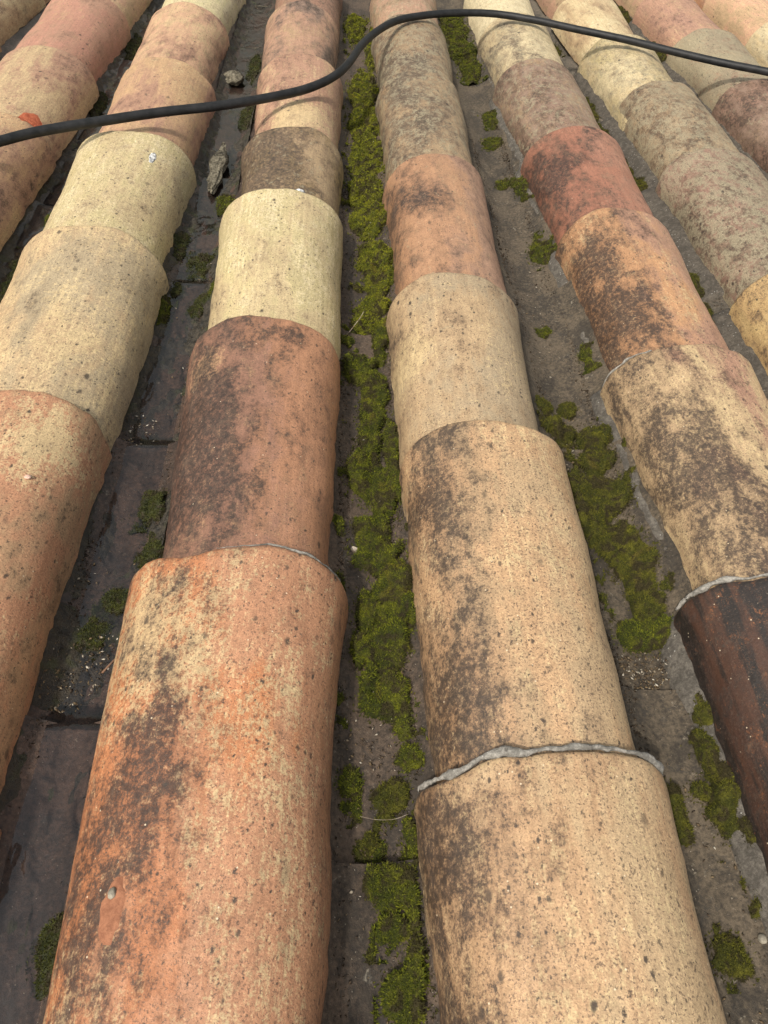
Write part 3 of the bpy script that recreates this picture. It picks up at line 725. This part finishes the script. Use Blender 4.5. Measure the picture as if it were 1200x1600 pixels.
GREEN = (M_MOSS, M_MOSSB); BRIGHT = (M_MOSS3, M_MOSS3B); OLIVE = (M_MOSS2, M_MOSS2B); WETM = (M_WET, M_WETB)
MATS = [  # continuous mats nobody could count
 ('CD', .014, BRIGHT, [(.044,2.218,.0257,.1161),(.055,1.757,.027,.1039),(.057,1.585,.0301,.0895),(.058,1.436,.0292,.0779),(.052,1.305,.0273,.0683),(.055,1.201,.028,.0612),(.080,2.009,.012,.1361)], 'long bright green moss strip passing under the black cable', .0026, .0020),
 ('CD', .015, BRIGHT, [(.063,1.069,.0251,.0415),(.068,1.015,.0168,.0442),(.055,.946,.0232,.0227),(.054,.905,.0243,.02)], 'short bright green moss mat ending at the bare lip of a pan tile', .0022, .0015),
 ('CD', .015, GREEN, [(.036,.798,.0194,.0266),(.066,.849,.0080,.0543),(.055,.76,.0173,.0278),(.051,.712,.0152,.0353),(.049,.666,.0125,.0219),(.042,.614,.0183,.0353),(.062,.585,.0165,.0367),(.047,.52,.0182,.0277),(.072,.628,.0085,.0723),(.051,.494,.0223,.0165),(.064,.455,.0173,.0247),(.039,.425,.0131,.0254),(.065,.418,.0161,.0288),(.049,.383,.023,.0215),(.053,.353,.0167,.0158),(.047,.335,.0153,.0152),(.067,.326,.0086,.0252)], 'long lumpy green moss mat in the middle channel beside the dusky red tile', .0018, .0012),
 ('DE', .011, GREEN, [(.296,2.25,.0304,.1416),(.300,2.074,.0286,.1154),(.304,1.951,.0212,.079)], 'green moss strip below the cable between the dark tan row and the whitish tiles', .0026, .0020),
 ('DE', .015, OLIVE, [(.279,.696,.0204,.014),(.31,.677,.0156,.0285),(.305,.638,.0189,.0193),(.273,.591,.0145,.0249),(.299,.583,.0253,.0344),(.276,.549,.0224,.0232),(.297,.518,.0246,.0247),(.311,.491,.0221,.0236),(.311,.452,.013,.0314)], 'dark olive moss mat strewn with pale flecks beside the dark stained pink tile', .0018, .0012),
]
for i, (ch, hh, ms, bl, lab, tf, sp) in enumerate(MATS):
    tag(moss_object('moss', bl, ch, hh, 100 + i, ms, tf, sp), lab, kind='stuff')

CUSH = [  # separate cushions
 ('CD', .007, GREEN, [(.071,.283,.0078,.0164)], 'thin dark green moss sliver against the mortared buff tile joint'),
 ('CD', .012, OLIVE, [(.056,.251,.0125,.0122)], 'large round moss dome tucked beside the end of the mortar joint'),
 ('CD', .008, GREEN, [(.022,.262,.009,.0114)], 'small yellow green moss cushion against the large salmon tile'),
 ('CD', .004, GREEN, [(.022,.24,.0040,.0045)], 'tiny moss tuft just in front of the yellow green cushion'),
 ('CD', .006, OLIVE, [(.039,.218,.0086,.0057)], 'small tilted olive moss patch in the middle of the nearest channel floor'),
 ('CD', .006, OLIVE, [(.049,.231,.0073,.0046)], 'flat dark moss patch right in front of the large round moss dome'),
 ('CD', .008, GREEN, [(.068,.217,.0055,.0151)], 'upright moss strip clinging to the left flank of the nearest buff tile'),
 ('CD', .010, GREEN, [(.049,.185,.012,.0148),(.062,.192,.0075,.02),(.053,.16,.0099,.0102),(.067,.162,.0046,.0185)], 'branching moss clump on the brown channel floor near the bottom'),
 ('CD', .011, GREEN, [(.058,.116,.0144,.0219),(.067,.138,.0060,.0155)], 'large moss clump at the bottom edge beside the nearest buff tile'),
 ('CD', .004, GREEN, [(.015,.337,.0042,.0055)], 'tiny moss tuft alone by the right edge of the large salmon tile'),
 ('CD', .005, GREEN, [(.012,.527,.0048,.007)], 'tiny moss tuft alone at the right edge of the dusky red tile'),
 ('CD', .006, GREEN, [(.013,.454,.0052,.0138)], 'narrow moss tuft where the salmon tile overlaps the dusky red one'),
 ('DE', .007, GREEN, [(.312,1.654,.0121,.0517)], 'oval moss cushion against the mauve tile, first below the cable strip'),
 ('DE', .006, GREEN, [(.303,1.545,.0192,.025)], 'wide low moss patch across the grey channel below the cable'),
 ('DE', .008, GREEN, [(.324,1.336,.0105,.0563)], 'long oval moss cushion against the deep red tile'),
 ('DE', .005, GREEN, [(.302,1.368,.0106,.0211)], 'small moss patch just left of the long oval cushion'),
 ('DE', .008, GREEN, [(.323,1.112,.0145,.0363)], 'bright moss cushion at the near end of the deep red tile'),
 ('DE', .004, GREEN, [(.325,1.16,.0053,.0128)], 'tiny moss tuft beyond the bright cushion by the deep red tile'),
 ('DE', .006, OLIVE, [(.262,.736,.0097,.0173)], 'small moss patch hugging the right side of the grey buff tile'),
 ('DE', .007, OLIVE, [(.295,.739,.0106,.0125)], 'small round moss cushion just past the dark hole'),
 ('DE', .012, GREEN, [(.3,.41,.0261,.0189)], 'broad bright moss cushion with dry flecks in front of it'),
 ('DE', .008, OLIVE, [(.324,.343,.0055,.0204)], 'narrow moss sliver against the mortar by the black tile lip'),
 ('DE', .009, OLIVE, [(.323,.316,.0062,.0151)], 'second narrow moss cushion along the black tile'),
 ('DE', .012, OLIVE, [(.319,.277,.0104,.0222),(.319,.237,.0126,.0214),(.325,.222,.0072,.0148)], 'long velvety moss roll along the mortar under the black tile'),
 ('DE', .009, OLIVE, [(.303,.254,.0075,.0084)], 'small round moss button beside the long velvety roll'),
 ('DE', .009, OLIVE, [(.279,.245,.0094,.0155),(.282,.227,.0082,.0119)], 'olive moss cushion spilling from the right flank of the nearest buff tile'),
 ('DE', .010, OLIVE, [(.291,.136,.0148,.0139)], 'round brownish moss cushion alone on the grey floor at bottom right'),
 ('DE', .006, OLIVE, [(.324,.173,.0050,.0068)], 'tiny dark moss tuft at the right edge near the round cushion'),
 ('DE', .004, GREEN, [(.292,.904,.01,.0094)], 'faint flat moss patch on the grey floor beside the buff tiles'),
 ('DE', .005, GREEN, [(.331,.829,.007,.0227)], 'thin moss patch against the mortar by the orange stained tile'),
 ('EF', .008, OLIVE, [(.562,1.784,.0193,.0544)], 'oval moss cushion below the cable beside the cream tiles'),
 ('EF', .006, OLIVE, [(.542,1.72,.0115,.0295)], 'round moss button below the oval cushion in the mortared channel'),
 ('EF', .007, OLIVE, [(.54,1.615,.0192,.0538)], 'moss cushion opposite the lip of the mottled grey buff tile'),
 ('EF', .006, OLIVE, [(.550,1.476,.0116,.0445)], 'narrow moss patch beside the mauve tile in the mortared channel'),
 ('EF', .007, OLIVE, [(.549,1.383,.0161,.0488)], 'moss cushion beside the far end of the deep red tile'),
 ('EF', .006, OLIVE, [(.536,1.295,.0165,.0273)], 'low moss patch right of the deep red tile'),
 ('EF', .008, OLIVE, [(.548,1.084,.0201,.0475),(.547,1.022,.0092,.0257)], 'tapering moss cushion opposite the lichen blotched tile'),
 ('EF', .006, OLIVE, [(.543,.958,.0098,.034)], 'narrow moss patch beside the corner of the ochre yellow tile'),
 ('EF', .007, OLIVE, [(.541,2.167,.0153,.0468)], 'moss tuft just beyond the cable beside the pale cream tile'),
 ('FG', .009, OLIVE, [(.795,2.128,.0279,.1223)], 'dark olive moss cushion beyond the cable beside the pink tile'),
 ('FG', .008, OLIVE, [(.782,1.618,.02,.0478)], 'moss cushion beside the mauve tile at the right edge'),
 ('FG', .007, OLIVE, [(.795,2.478,.0157,.1033)], 'thin moss strip at the top of the channel right of the cream tiles'),
 ('BC', .010, WETM, [(-.177,.548,.0172,.0213)], 'wet dark moss cushion beside the dusky red tile, above another'),
 ('BC', .009, WETM, [(-.168,.488,.0121,.0208)], 'wet green moss cushion beside the corner of the salmon tile'),
 ('BC', .006, WETM, [(-.194,.439,.0126,.0146)], 'sunken wet moss lump in the water film beside the salmon tile'),
 ('BC', .006, WETM, [(-.203,.401,.0155,.019)], 'drowned moss lump just beyond the heap of debris'),
 ('BC', .012, GREEN, [(-.174,1.219,.0121,.0242)], 'bright moss tuft in the wet channel at the short black stained tile'),
 ('BC', .012, GREEN, [(-.160,.945,.0069,.0208)], 'small yellow green moss tuft on the left flank of the pale yellow tile'),
 ('BC', .009, WETM, [(-.193,1.037,.018,.0357)], 'dark wet moss island beside the pale yellow tile'),
 ('BC', .009, WETM, [(-.176,.921,.0143,.0247)], 'dark moss island next to the small yellow green tuft'),
 ('BC', .009, WETM, [(-.174,.146,.0126,.0191)], 'dark wet moss clinging to the salmon tile at bottom left'),
 ('BC', .010, GREEN, [(-.222,.906,.0091,.0272)], 'moss tuft against the right side of the grey buff tile in the wet channel'),
 ('BC', .009, WETM, [(-.226,1.089,.0083,.0417)], 'moss strip below the right edge of the flecked pale yellow tile'),
 ('BC', .007, WETM, [(-.212,.961,.0077,.0195)], 'small dark moss island in the middle of the rippled water'),
 ('BC', .009, WETM, [(-.171,1.58,.0144,.0567)], 'moss patch under the cable beside the pink tiles'),
 ('BC', .008, WETM, [(-.180,1.867,.0136,.0804)], 'mossy patch beyond the cable in the wet channel'),
 ('AB', .010, GREEN, [(-.425,1.306,.006,.0214)], 'small moss tuft left of the flecked pale yellow tile'),
 ('AB', .009, GREEN, [(-.427,1.148,.0074,.0241)], 'small moss tuft left of the lip of the grey buff tile'),
 ('AB', .009, WETM, [(-.436,.991,.0134,.0663)], 'dark moss strip in the leftmost wet channel at the picture edge'),
 ('AB', .009, WETM, [(-.458,1.615,.0116,.0577)], 'dark moss under the cable in the leftmost wet channel'),
 ('AB', .009, WETM, [(-.455,1.962,.0121,.0857)], 'dark moss strip at the top of the leftmost wet channel'),
]
for i, (ch, hh, ms, bl, lab) in enumerate(CUSH):
    far = bl[0][1] > 1.0
    o = moss_object('moss_cushion', bl, ch, hh, 300 + i * 3, ms, .0022 if far else .0016, .0017 if far else .0010)
    if o: tag(o, lab, 'moss', 'moss cushions in the channels')

# ------------------------------------------------------------------ black cable lying across the rows
CAB = [(-.70, 1.03, .105), (-.62, 1.065, .100), (-.5596, 1.0959, .0965), (-.5192, 1.1268, .0950), (-.4795, 1.1679, .0950), (-.4368, 1.2091, .0950), (-.3641, 1.257, .0950), (-.2767, 1.3096, .0950), (-.1915, 1.3507, .0950), (-.1124, 1.401, .0950), (-.0502, 1.454, .0950), (-.0068, 1.5192, .0950), (.0221, 1.6001, .0950), (.0475, 1.7101, .0950),
       (.0817, 1.8078, .0950), (.1249, 1.8884, .0950), (.1831, 1.9394, .0950), (.257, 1.9763, .0950), (.3454, 1.9925, .0950), (.4288, 1.9685, .0950), (.5203, 1.9189, .0950), (.6217, 1.8647, .0950), (.7155, 1.7991, .0950), (.7964, 1.7505, .0950), (.8778, 1.7116, .0950), (.9426, 1.6711, .0950), (1.0146, 1.6228, .0950), (1.10, 1.565, .0950), (1.20, 1.49, .096)]
def catmull(P, n):
    P = [np.array(p) for p in P]; P = [2 * P[0] - P[1]] + P + [2 * P[-1] - P[-2]]; out = []
    for i in range(1, len(P) - 2):
        for k in range(n):
            t = k / n; a, b, c, d = P[i - 1:i + 3]
            out.append(.5 * (2 * b + (c - a) * t + (2 * a - 5 * b + 4 * c - d) * t * t + (3 * b - a - 3 * c + d) * t ** 3))
    out.append(P[-2]); return np.array(out)
path = catmull(CAB, 8)
Vc, Fc = lumpy_tube(path, np.full(len(path), .0073), 1.0, 3, 18, .03)
tag(link('cable', mesh_from('cable', Vc, Fc, M_CABLE)), 'thick black rubber cable lying across the tile rows', 'cable')

# ------------------------------------------------------------------ small things
def surf_z(x, y, row=None):
    """drop a point onto the cover tiles; returns height and normal in roof space"""
    best = None
    for (r, k), (o, p) in TILES.items():
        if row and r != row: continue
        if abs(o.location.x - x) > .12 or not (-.45 < y - o.location.y < .01): continue
        m = Matrix.Translation(o.location) @ o.rotation_euler.to_matrix().to_4x4()
        if not hasattr(surf_z, 'c'): surf_z.c = {}
        if (r, k) not in surf_z.c:
            surf_z.c[(r, k)] = BVHTree.FromPolygons([m @ v.co for v in o.data.vertices], [list(f.vertices) for f in o.data.polygons])
        h = surf_z.c[(r, k)].ray_cast(Vector((x, y, .3)), Vector((0, 0, -1)))
        if h[0] is not None and (best is None or h[0].z > best[0]): best = (h[0].z, h[1], o)
    return best

def lump(rx, ry, rz, seed, amp=.25, freq=2.2, n=16, m=10):
    V = []; F = []
    for j in range(m + 1):
        a = math.pi * j / m
        for i in range(n):
            b = 2 * math.pi * i / n; d = np.array([math.sin(a) * math.cos(b), math.sin(a) * math.sin(b), math.cos(a)])
            r = 1 + amp * float(fbm(d[0] * freq, d[1] * freq, d[2] * freq, seed, 4, .6))
            V.append((d[0] * rx * r, d[1] * ry * r, d[2] * rz * r))
    for j in range(m):
        for i in range(n):
            F.append((j * n + i, (j + 1) * n + i, (j + 1) * n + (i + 1) % n, j * n + (i + 1) % n))
    return V, F

M_PEB = simple_material('pale_pebble', (.13, .115, .09), (.30, .27, .21), 120, .7)
M_PEBP = simple_material('pink_pebble', (.42, .26, .2), (.55, .38, .3), 160, .75)
M_SCAR = simple_material('fresh_clay', (.30, .07, .035), (.46, .14, .07), 140, .9, .2, .9, .003)
M_SCAR2 = simple_material('iron_stain', (.20, .085, .048), (.30, .135, .075), 150, .85, .2, .6, .002)
M_DROP = simple_material('bird_lime', (.07, .07, .075), (.80, .80, .78), 150, .7, .3, .6, .002)
M_BARK = simple_material('lichen_bark', (.05, .043, .03), (.23, .205, .15), 160, .9, .2, 1.0, .004)
M_LEAF = simple_material('dead_leaf', (.15, .10, .065), (.42, .36, .29), 130, .7, .3)
M_TWIG = simple_material('twig_bark', (.07, .038, .022), (.15, .08, .045), 150, .7)

def stone(x, y, row, rx, ry, rz, mat, seed, label, z=None):
    if z is None: z = surf_z(x, y, row)[0]
    V, F = lump(rx, ry, rz, seed)
    return tag(link('pebble', mesh_from('pebble', V, F, mat), None, (x, y, z + rz * .55)), label, 'pebble', 'pebbles on the roof')
stone(-.1243, .158, 'C', .0026, .0034, .0022, M_PEB, 3, 'pale grey pebble lying on the reddish mark of the large salmon tile')
stone(-.2695, .5116, 'B', .0034, .0026, .0020, M_PEBP, 5, 'small pink pebble on the orange tile at the left edge')
stone(.3157, .1464, None, (.0032), .0034, .0026, M_PEB, 9, 'grey pebble in the channel at bottom right', float(pan_z('DE', .3157, .1464)))

def flake(name, parent_hit, x, y, row, rx, ry, mat, seed, thick=.0009, top=False, label=None):
    """thin crust following the tile's curve"""
    n, m = 22, 5; V = []; F = []
    hit = surf_z(x, y, row); o = hit[2]
    for j in range(m + 1):
        for i in range(n):
            a = 2 * math.pi * i / n
            r = (j / m) * (1 + .42 * float(fbm(math.cos(a) * 1.7, math.sin(a) * 1.7, seed, seed, 4, .65)))
            px, py = x + rx * r * math.cos(a), y + ry * r * math.sin(a)
            h = surf_z(px, py, row); zz = h[0] if h else hit[0]
            V.append((px, py, zz + (thick * (1 + .6 * float(fbm(px * 500, py * 500, 0, seed, 2))) if j < m else -.0004)))
    for j in range(m):
        for i in range(n): F.append((j * n + i, j * n + (i + 1) % n, (j + 1) * n + (i + 1) % n, (j + 1) * n + i))
    me = mesh_from(name, V, F, mat)
    if top: return tag(link(name, me), label, 'bird dropping', 'bird droppings on the tiles')
    im = (Matrix.Translation(o.location) @ o.rotation_euler.to_matrix().to_4x4()).inverted()
    me.transform(im); c = link(name, me, o)
    if label: c['label'] = label
    return c
flake('chipped_scar', None, -.493, 1.338, 'A', .017, .032, M_SCAR, 4, label='brick red scar where the tile face has flaked off')
flake('chipped_scar', None, -.123, .1485, 'C', .0085, .020, M_SCAR2, 8, .0006, label='reddish brown oval scar')
flake('bird_dropping', None, -.2733, 1.1976, 'B', .0045, .017, M_DROP, 14, .0016, True, 'grey and white bird dropping on the flecked pale yellow tile')
flake('bird_dropping', None, -.049, 1.112, 'C', .008, .009, M_DROP, 19, .0018, True, 'white bird dropping on the short black stained tile')

# lichen-crusted sliver of bark in the wet channel
V, F = lump(.0105, .098, .0065, 31, .55, 3.0, 26, 40)
V = [(x * (1 + .25 * math.sin(y * 60)) * (1.25 if -.06 < y < .05 else .8), y, z) for x, y, z in V]
tag(link('bark_sliver', mesh_from('bark_sliver', V, F, M_BARK, True), None, (-.1985, 1.345, -.002)), 'long lichen crusted sliver of bark lying in the wet channel', 'bark')
V, F = lump(.020, .030, .010, 44, .5, 2.6, 20, 12)
tag(link('bark_lump', mesh_from('bark_lump', V, F, M_BARK), None, (-.2153, 1.79, -.004)), 'dark crumpled bark lump in the wet channel beyond the cable', 'bark')

tp = catmull([(-.186, .356, -.006), (-.176, .366, .000), (-.167, .374, .003), (-.156, .383, .008)], 6)
V, F = lumpy_tube(tp, np.linspace(.0011, .0006, len(tp)), 1, 6, 7, .2)
tag(link('twig', mesh_from('twig', V, F, M_TWIG)), 'thin reddish twig leaning out of the debris heap', 'twig')
tp = catmull([(.030, .2335, -.006), (.042, .229, -.001), (.055, .228, .002), (.066, .231, .004)], 6)
V, F = lumpy_tube(tp, np.full(len(tp), .00013), 1, 8, 6, .1)
tag(link('grass_stem', mesh_from('grass_stem', V, F, M_LEAF)), 'fine dry grass stem across the channel by the large moss dome', 'grass stem')
tp = catmull([(.024, .873, -.006), (.031, .880, .001), (.038, .888, .007), (.043, .899, .010)], 6)
V, F = lumpy_tube(tp, np.full(len(tp), .00045), 1, 9, 6, .1)
tag(link('grass_stem', mesh_from('grass_stem', V, F, M_LEAF)), 'pale dry grass stem at the bare pan tile lip', 'grass stem')

def dead_leaf(x, y, z, l, w, rz, label, seed):
    nu, nv = 7, 11; V = []
    for j in range(nv):
        s = j / (nv - 1); ww = w * math.sin(math.pi * min(1, s * .92 + .05)) ** .8
        for i in range(nu):
            u = -1 + 2 * i / (nu - 1)
            V.append((u * ww + .15 * w * math.sin(5 * s), (s - .5) * l, abs(u) * ww * .55 + .15 * l * s * s + .001 * float(vnoise(u * 3, s * 6, 0, seed))))
    V = np.array(V); V2 = V.copy(); V2[:, 2] -= .0004; n = len(V)
    F = grid_faces(nu, nv) + [f[::-1] for f in grid_faces(nu, nv, n)]
    o = link('dead_leaf', mesh_from('dead_leaf', np.concatenate([V, V2]), F, M_LEAF)); o.matrix_world = ROOF @ Matrix.Translation((x, y, z)) @ Matrix.Rotation(rz, 4, 'Z') @ Matrix.Rotation(.4, 4, 'Y')
    return tag(o, label, 'leaf')
dead_leaf(.0295, .494, float(pan_z('CD', .0295, .494)) + .003, .017, .0055, .5, 'curled grey brown dead leaf by the moss mat in the middle channel', 3)

# loose flecks: seed husks, petals, grit, leaf crumbs
def flecks(ch, spots, seed, label, size=.0022):
    r = np.random.default_rng(seed); VT = []; TT = []; c = 0
    for (x, y, rx, ry, n, up) in spots:
        for _ in range(n):
            a = r.uniform(0, 2 * math.pi); q = math.sqrt(r.uniform(0, 1)); px, py = x + rx * q * math.cos(a), y + ry * q * math.sin(a)
            z = float(pan_z(ch, px, py)) + up * r.uniform(.1, 1) + .0008
            l = size * r.uniform(.5, 1.7) * .5; w = l * r.uniform(.22, .6); b = r.uniform(0, math.pi); el = r.uniform(-.5, .5)
            d = np.array([math.cos(b), math.sin(b), el]); s = np.array([-math.sin(b), math.cos(b), r.uniform(-.4, .4)])
            p = np.array([px, py, z]); t = np.array([0, 0, w * .5])
            VT += [p - d * l, p + s * w, p + d * l, p - s * w, p + t, p - t]
            TT += [(c, c + 1, c + 4), (c + 1, c + 2, c + 4), (c + 2, c + 3, c + 4), (c + 3, c, c + 4), (c + 1, c, c + 5), (c + 2, c + 1, c + 5), (c + 3, c + 2, c + 5), (c, c + 3, c + 5)]; c += 6
    return tag(link('debris', tri_mesh('debris', np.array(VT), np.array(TT), M_FLECK)), label, kind='stuff')
def silt(ch, n, y0, y1, seed, label):
    r = np.random.default_rng(seed); VT = []; TT = []; c = 0
    for _ in range(n):
        sgn = r.choice((-1, 1)); py = r.uniform(y0, y1)
        wgt = .5 + .5 * float(vnoise(py * 9, sgn * 3, 0, seed))
        if r.uniform() > wgt: continue
        px = CH[ch] + sgn * (.034 - abs(r.normal(0, .006)) - .002 * r.uniform())
        z = float(pan_z(ch, px, py)); l = r.uniform(.0005, .0019)
        p = np.array([px, py, z + l * .3]); q = r.normal(0, 1, (4, 3)); q /= np.linalg.norm(q, axis=1)[:, None]
        VT += [p + l * q[0], p + l * q[1], p + l * q[2], p + l * q[3]]
        TT += [(c, c + 1, c + 2), (c, c + 2, c + 3), (c, c + 3, c + 1), (c + 1, c + 3, c + 2)]; c += 4
    return tag(link('silt', tri_mesh('silt', np.array(VT), np.array(TT), M_SILT)), label, kind='stuff')
M_SILT = simple_material('dark_silt', (.022, .016, .011), (.085, .062, .042), 90, .95, .1)
silt('CD', 7000, .06, 1.4, 61, 'dark crumbly silt along the edges of the mossy middle channel')
silt('DE', 8000, .06, 1.6, 62, 'dark crumbly silt along the edges of the grey channel')
silt('BC', 5000, .06, 1.2, 63, 'dark crumbly silt along the edges of the wet channel')
silt('EF', 4000, .7, 2.0, 64, 'dark crumbly silt in the mortared channel')
flecks('BC', [(-.213, .356, .026, .034, 170, .010), (-.192, .380, .02, .02, 50, .012), (-.21, .672, .022, .03, 70, .008), (-.20, .45, .03, .1, 40, .003), (-.19, .9, .03, .2, 60, .006)], 4, 'soggy heap of seed husks, crumbs and petals in the wet channel', .0030)
flecks('DE', [(.290, .368, .024, .020, 260, .007), (.292, .62, .03, .10, 60, .013), (.29, .22, .03, .14, 60, .001), (.295, .66, .03, .05, 30, .013), (.29, 1.2, .03, .4, 120, .002), (.29, .8, .03, .15, 50, .001)], 5, 'pale dry husks and crumbs on the grey channel floor', .0028)
flecks('CD', [(.045, .30, .03, .03, 90, .003), (.04, .17, .03, .10, 40, .001), (.05, .45, .025, .15, 60, .013), (.05, .75, .02, .2, 40, .013), (.05, 1.3, .025, .5, 70, .014)], 6, 'scattered pale flecks along the mossy middle channel', .0026)
flecks('EF', [(.54, 1.3, .03, .6, 240, .002)], 7, 'grit and flecks along the mortared channel', .0032)
